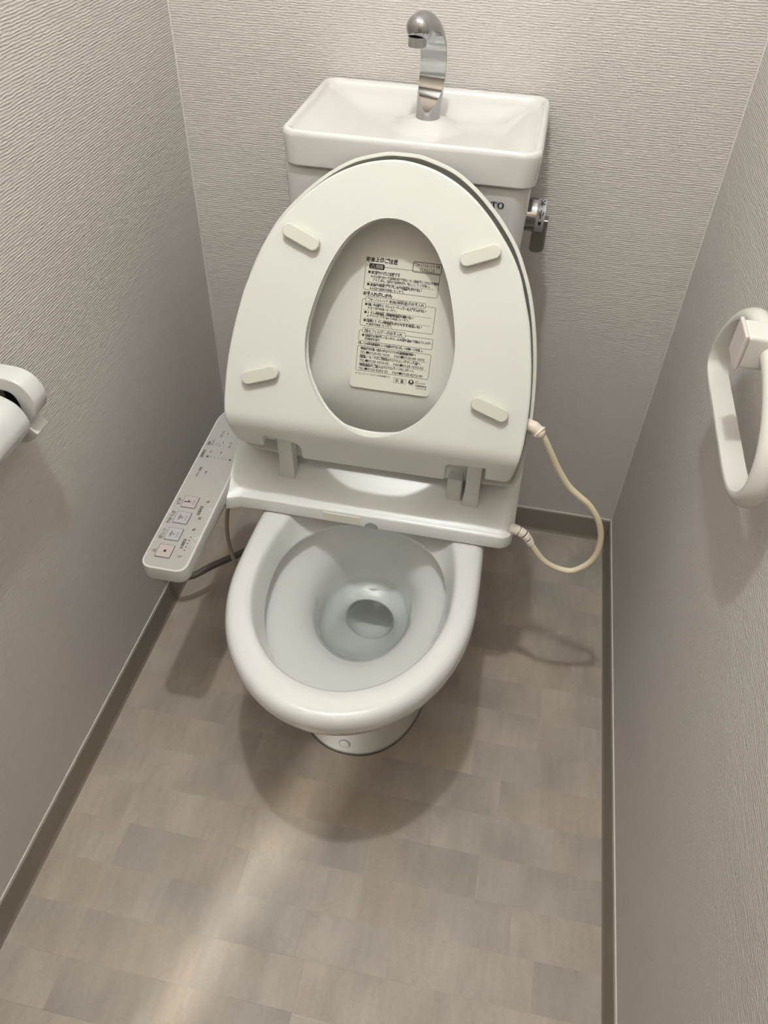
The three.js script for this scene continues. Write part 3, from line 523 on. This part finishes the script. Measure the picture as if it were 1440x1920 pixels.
  c.lineWidth = 4; c.strokeRect(600, 1616, 164, 66); jtext(c, '抗', 622, 1624, 50, .12); jtext(c, '菌', 690, 1624, 50, .12);
  c.beginPath(); c.arc(838, 1650, 37, 0, 7); c.fill(); c.fillStyle = '#cfcdc2'; c.beginPath(); c.arc(838, 1638, 16, 0, 7); c.fill(); c.beginPath(); c.arc(838, 1650, 28, .5, 2.6); c.lineWidth = 6; c.strokeStyle = '#cfcdc2'; c.stroke(); c.fillStyle = c.strokeStyle = '#12110e';
  c.lineWidth = 3; c.strokeRect(896, 1618, 40, 40); c.beginPath(); c.arc(916, 1638, 13, 0, 7); c.stroke(); jtext(c, 'JAPAN', 948, 1632, 28, .1); jtext(c, '水道法基準適合品', 896, 1672, 22, .14, .9); jtext(c, '04000000 品', 906, 1702, 24, .1);
  const [cv2, c2] = canvas(1100, 1810, '#cfcdc2');           // the upper paragraphs sit a little lower than first laid out
  c2.drawImage(cv, 0, 60, 1100, 460, 0, 102, 1100, 460); c2.drawImage(cv, 0, 520, 1100, 790, 0, 562, 1100, 748); c2.drawImage(cv, 0, 1310, 1100, 500, 0, 1310, 1100, 500);
  const q = .1098, hh = .1835, ls = new THREE.Shape(), rd = .005; ls.moveTo(-q / 2 + rd, -hh / 2); ls.lineTo(q / 2 - rd, -hh / 2); ls.absarc(q / 2 - rd, -hh / 2 + rd, rd, -Math.PI / 2, 0); ls.lineTo(q / 2, hh / 2 - rd); ls.absarc(q / 2 - rd, hh / 2 - rd, rd, 0, Math.PI / 2); ls.lineTo(-q / 2 + rd, hh / 2); ls.absarc(-q / 2 + rd, hh / 2 - rd, rd, Math.PI / 2, Math.PI); ls.lineTo(-q / 2, -hh / 2 + rd); ls.absarc(-q / 2 + rd, -hh / 2 + rd, rd, Math.PI, Math.PI * 1.5);
  let gl = new TessellateModifier(.012, 8).modify(new THREE.ShapeGeometry(ls, 6)); const gp = gl.attributes.position, gu = [];
  for (let i = 0; i < gp.count; i++) { const x = gp.getX(i), y = gp.getY(i); gu.push(x / q + .5, y / hh + .5); const w = lidAt(x + .0108, y + .1125, deep({ y: y + .1125 }, .0438)); gp.setXYZ(i, w.x, w.y, w.z); }
  gl.setAttribute('uv', new THREE.Float32BufferAttribute(gu, 2)); gl.computeVertexNormals();
  mesh('caution_label', gl, std([1, 1, 1], .4, { map: canvasTex(cv2) }), lid, 'printed caution sticker on the lid');
  // small dark vent slot in the lid's side wall
  const slot = mesh('vent_slot', tube([[.1560, .2045], [.165, .1895], [.1722, .174]].map(([u, v]) => lidAt(u - .0038, v - .002, .034).toArray()), .0010, 20, 8), M.dark, lid, 'dark slot in the lid wall');
}
{ // hinges
  for (const [x, w, lean] of [[.2708, .0255, .06], [.5495, .0245, 0]]) {
    const s = new THREE.Shape(); s.moveTo(.4055, .418); s.lineTo(.408, .4205); s.lineTo(.413, .448); s.lineTo(.4115, .453); s.lineTo(.421, .490); s.lineTo(.4305, .535); s.lineTo(.418, .540); s.lineTo(.400, .480); s.lineTo(.393, .430); s.lineTo(.393, .418); s.closePath();
    const g = soft(new THREE.ExtrudeGeometry(s, { depth: w - .002, bevelEnabled: true, bevelSize: .001, bevelThickness: .001, bevelSegments: 2 }), .6).rotateY(-Math.PI / 2).translate(w / 2 - .001, 0, 0);
    { const p = g.attributes.position; for (let i = 0; i < p.count; i++) { const y = p.getY(i), k = Math.max(0, y - .42); p.setX(i, p.getX(i) * (1 - .18 * smooth(.44, .455, y)) + k * lean); } }
    const m = mesh('hinge_arm', g, M.hinge, bidet); m.position.x = x;
    mesh('pin', new THREE.CylinderGeometry(.0062, .0062, .052, 20).rotateZ(Math.PI / 2).translate(.004, .528, .414), M.hinge, m);
  }
  mesh('hinge_block', rbox(.0225, .052, .030, .003, .5235, .436, .389), M.hinge, bidet);
  mesh('hinge_block', rbox(.026, .03, .022, .003, .2545, .528, .425), M.hinge, bidet);
  mesh('lid_hinge', mergeGeometries([tube([[.21, .462, .372], [.606, .462, .372]], .008, 4, 16)]), M.lid, bidet);
}
{ // cable from the body up to the heated seat
  const pts = [[.632, .402, .428], [.648, .383, .431], [.670, .3545, .43], [.692, .339, .426], [.714, .336, .424], [.731, .350, .423], [.7415, .371, .422], [.743, .401, .421], [.7375, .428, .421], [.7275, .450, .421], [.7125, .4705, .421], [.6955, .485, .422], [.679, .500, .422], [.659, .530, .4245], [.6455, .556, .428], [.630, .585, .431], [.6235, .592, .431]];
  const cb = mesh('seat_cable', tube(pts, .0044, 180, 16), M.cable, bidet, 'cream cable looping beside the seat');
  const relief = [];
  const c2 = new THREE.CatmullRomCurve3([[.612, .405, .424], [.624, .405, .427], [.634, .401, .429], [.642, .392, .430], [.646, .386, .431]].map(p => V(...p)));
  for (let k = 0; k <= 44; k++) { const t = k / 44, p = c2.getPoint(t), tn = c2.getTangent(t), s = V(0, 0, 1).cross(tn).normalize(), b = tn.clone().cross(s), rr0 = .0082 - .0026 * t - ((k % 9 === 4 && k > 8) ? .0022 : 0); relief.push(Array.from({ length: 24 }, (_, i) => { const a = i / 24 * Math.PI * 2; return p.clone().addScaledVector(s, Math.cos(a) * rr0).addScaledVector(b, Math.sin(a) * rr0); })); }
  mesh('strain_relief', loft(relief, true, true), std([.74, .69, .60], .5), cb, 'ribbed pink-cream strain relief');
  const slots = []; for (const t of [.31, .51, .71, .90]) { const p = c2.getPoint(t), q = new THREE.Quaternion().setFromUnitVectors(V(0, 0, 1), c2.getTangent(t)); slots.push(new THREE.TorusGeometry(.0082 - .0026 * t - .0014, .0006, 6, 28).applyQuaternion(q).translate(p.x, p.y, p.z)); }
  mesh('relief_slots', mergeGeometries(slots), M.dark, cb, 'dark slits of the strain relief');
  mesh('cable_plug', mergeGeometries([tube([[.600, .598, .425], [.6165, .597, .431]], .0080, 8, 18), tube([[.6165, .597, .431], [.6245, .5905, .432]], .0082, 8, 18), new THREE.TorusGeometry(.0078, .0022, 10, 28).toNonIndexed().rotateY(.9).rotateX(.7).translate(.6245, .5905, .432)]), std([.74, .66, .56], .5), cb, 'pinkish cable plug at the seat');
}
// ---------------------------------------------------------------- loose cord and hose on the left
{
  const c = thing('power_cord', 'thin beige cord hanging down between control panel and bowl', 'cord');
  mesh('cord', tube([[.190, .374, .415], [.176, .355, .408], [.160, .318, .395], [.150, .265, .39], [.150, .215, .39], [.160, .175, .395], [.178, .12, .39], [.20, .07, .37], [.23, .03, .33], [.26, .006, .28]], .0034, 90, 12), M.cord, c);
  const h = thing('water_hose', 'dark water supply hose running low from left wall behind the bowl', 'hose');
  mesh('hose', tube([[.012, .15, .385], [.026, .11, .383], [.046, .088, .367], [.079, .085, .328], [.123, .085, .282], [.17, .10, .24], [.22, .15, .21]], .0065, 80, 14), M.hose, h);
  mesh('wall_valve', mergeGeometries([new THREE.CylinderGeometry(.013, .013, .02, 24).toNonIndexed().rotateZ(Math.PI / 2).translate(.01, .155, .385), new THREE.CylinderGeometry(.016, .016, .003, 24).toNonIndexed().rotateZ(Math.PI / 2).translate(.0015, .155, .385)]), M.chromeDark, h);
}
// ---------------------------------------------------------------- paper holder on the left wall
{
  const p = thing('paper_holder', 'white plastic toilet paper holder with a rounded flap on the left wall', 'paper holder');
  // far side arm: rounded plate with a foot on the wall and an open inside; the flap lies before it
  const v2 = (l) => l.map(q => new THREE.Vector2(...q)), sm = (l, n) => new THREE.SplineCurve(v2(l)).getSpacedPoints(n);
  const arm = new THREE.Shape([...v2([[.0005, .6115], [.012, .6115]]), ...sm([[.028, .6145], [.039, .6215], [.0465, .631]], 8), ...v2([[.040, .637]]), ...sm([[.0375, .643], [.046, .651], [.0535, .662], [.0565, .678], [.050, .694], [.040, .7025], [.0245, .7058], [.0005, .706]], 48)]);
  arm.holes.push(new THREE.Path([...sm([[.004, .688], [.018, .6885], [.030, .686], [.0352, .677], [.036, .665], [.032, .645], [.022, .632], [.004, .628]], 40)].reverse()));
  mesh('side_arm', soft(new THREE.ExtrudeGeometry(arm, { depth: .023, bevelEnabled: true, bevelSize: .0015, bevelThickness: .0015, bevelOffset: -.0015, bevelSegments: 3, curveSegments: 1 }), .55).translate(0, 0, .6015), M.holder, p);
  mesh('recess', rbox(.034, .064, .003, .001, .0195, .658, .6035), M.dark, p, 'dark inside of the holder');
  const sec = new THREE.Shape([...v2([[.001, .6095]]), ...sm([[.012, .6125], [.024, .6205], [.036, .632], [.0445, .643], [.0475, .654], [.0455, .665], [.037, .6785], [.020, .687], [.001, .6905]], 50)]);
  mesh('flap', soft(new THREE.ExtrudeGeometry(sec, { depth: .16, bevelEnabled: true, bevelSize: .003, bevelThickness: .003, bevelOffset: -.003, bevelSegments: 5, curveSegments: 1 }), .5).translate(0, 0, .634), M.holder, p, 'smooth white rounded flap');
}
// ---------------------------------------------------------------- towel ring on the right wall
{
  const p = thing('towel_ring', 'cream plastic towel ring hanging from a block on the right wall', 'towel ring');
  const X = .806;
  const loop = new THREE.CatmullRomCurve3([[.535, .826], [.500, .819], [.466, .799], [.440, .770], [.4255, .742], [.4280, .723], [.444, .7165], [.50, .715], [.57, .7135], [.618, .7135], [.644, .7175], [.667, .731], [.679, .752], [.674, .779], [.652, .803], [.615, .821], [.582, .827]].map(([z, y]) => V(X, y, z)), true, 'centripetal'); loop.arcLengthDivisions = 4000;
  const N = 320, rings = [], ctr = V(X, .762, .555);
  for (let k = 0; k < N; k++) {
    const t = k / N, q = loop.getPointAt(t), tn = loop.getTangentAt(t), out = V(1, 0, 0).cross(tn).normalize(); if (out.dot(q.clone().sub(ctr)) < 0) out.negate();
    rings.push(Array.from({ length: 44 }, (_, i) => { const a = i / 44 * Math.PI * 2, c = Math.cos(a), s = Math.sin(a); const h = c > 0 ? c * .011 : Math.max(c * .011, -.0025); return q.clone().addScaledVector(out, h).addScaledVector(V(1, 0, 0), s * .0118); }));
  }
  rings.push(rings[0]);
  mesh('ring', crease(loft(rings), .7), M.ring, p, 'cream D-shaped ring with a flat inner face');
  mesh('bracket', rbox(.062, .034, .034, .004, .809, .828, .566), M.ring, p, 'wall block holding the ring');
  mesh('end_cap', rbox(.004, .036, .037, .0018, .7775, .828, .566), M.bracket, p, 'pinkish end cap');
}
// ---------------------------------------------------------------- maker's lettering on the tank front
{
  const { FontLoader } = await import('three/addons/loaders/FontLoader.js'); const { TextGeometry } = await import('three/addons/geometries/TextGeometry.js');
  const font = await new FontLoader().loadAsync('fonts/droid/droid_serif_bold.typeface.json');
  const g = new TextGeometry('TOTO', { font, size: .0080, depth: .0004, curveSegments: 6, bevelEnabled: false }); g.computeBoundingBox(); const b = g.boundingBox; g.translate(-b.max.x, 0, 0).scale(1.12, 1, 1);
  const m = mesh('lettering', g, std([.02, .025, .05], .4), tank, 'dark serif letters'); m.position.set(.5335, .7905, .2338); m.rotation.x = .045;
}
renderer.render(scene, camera);
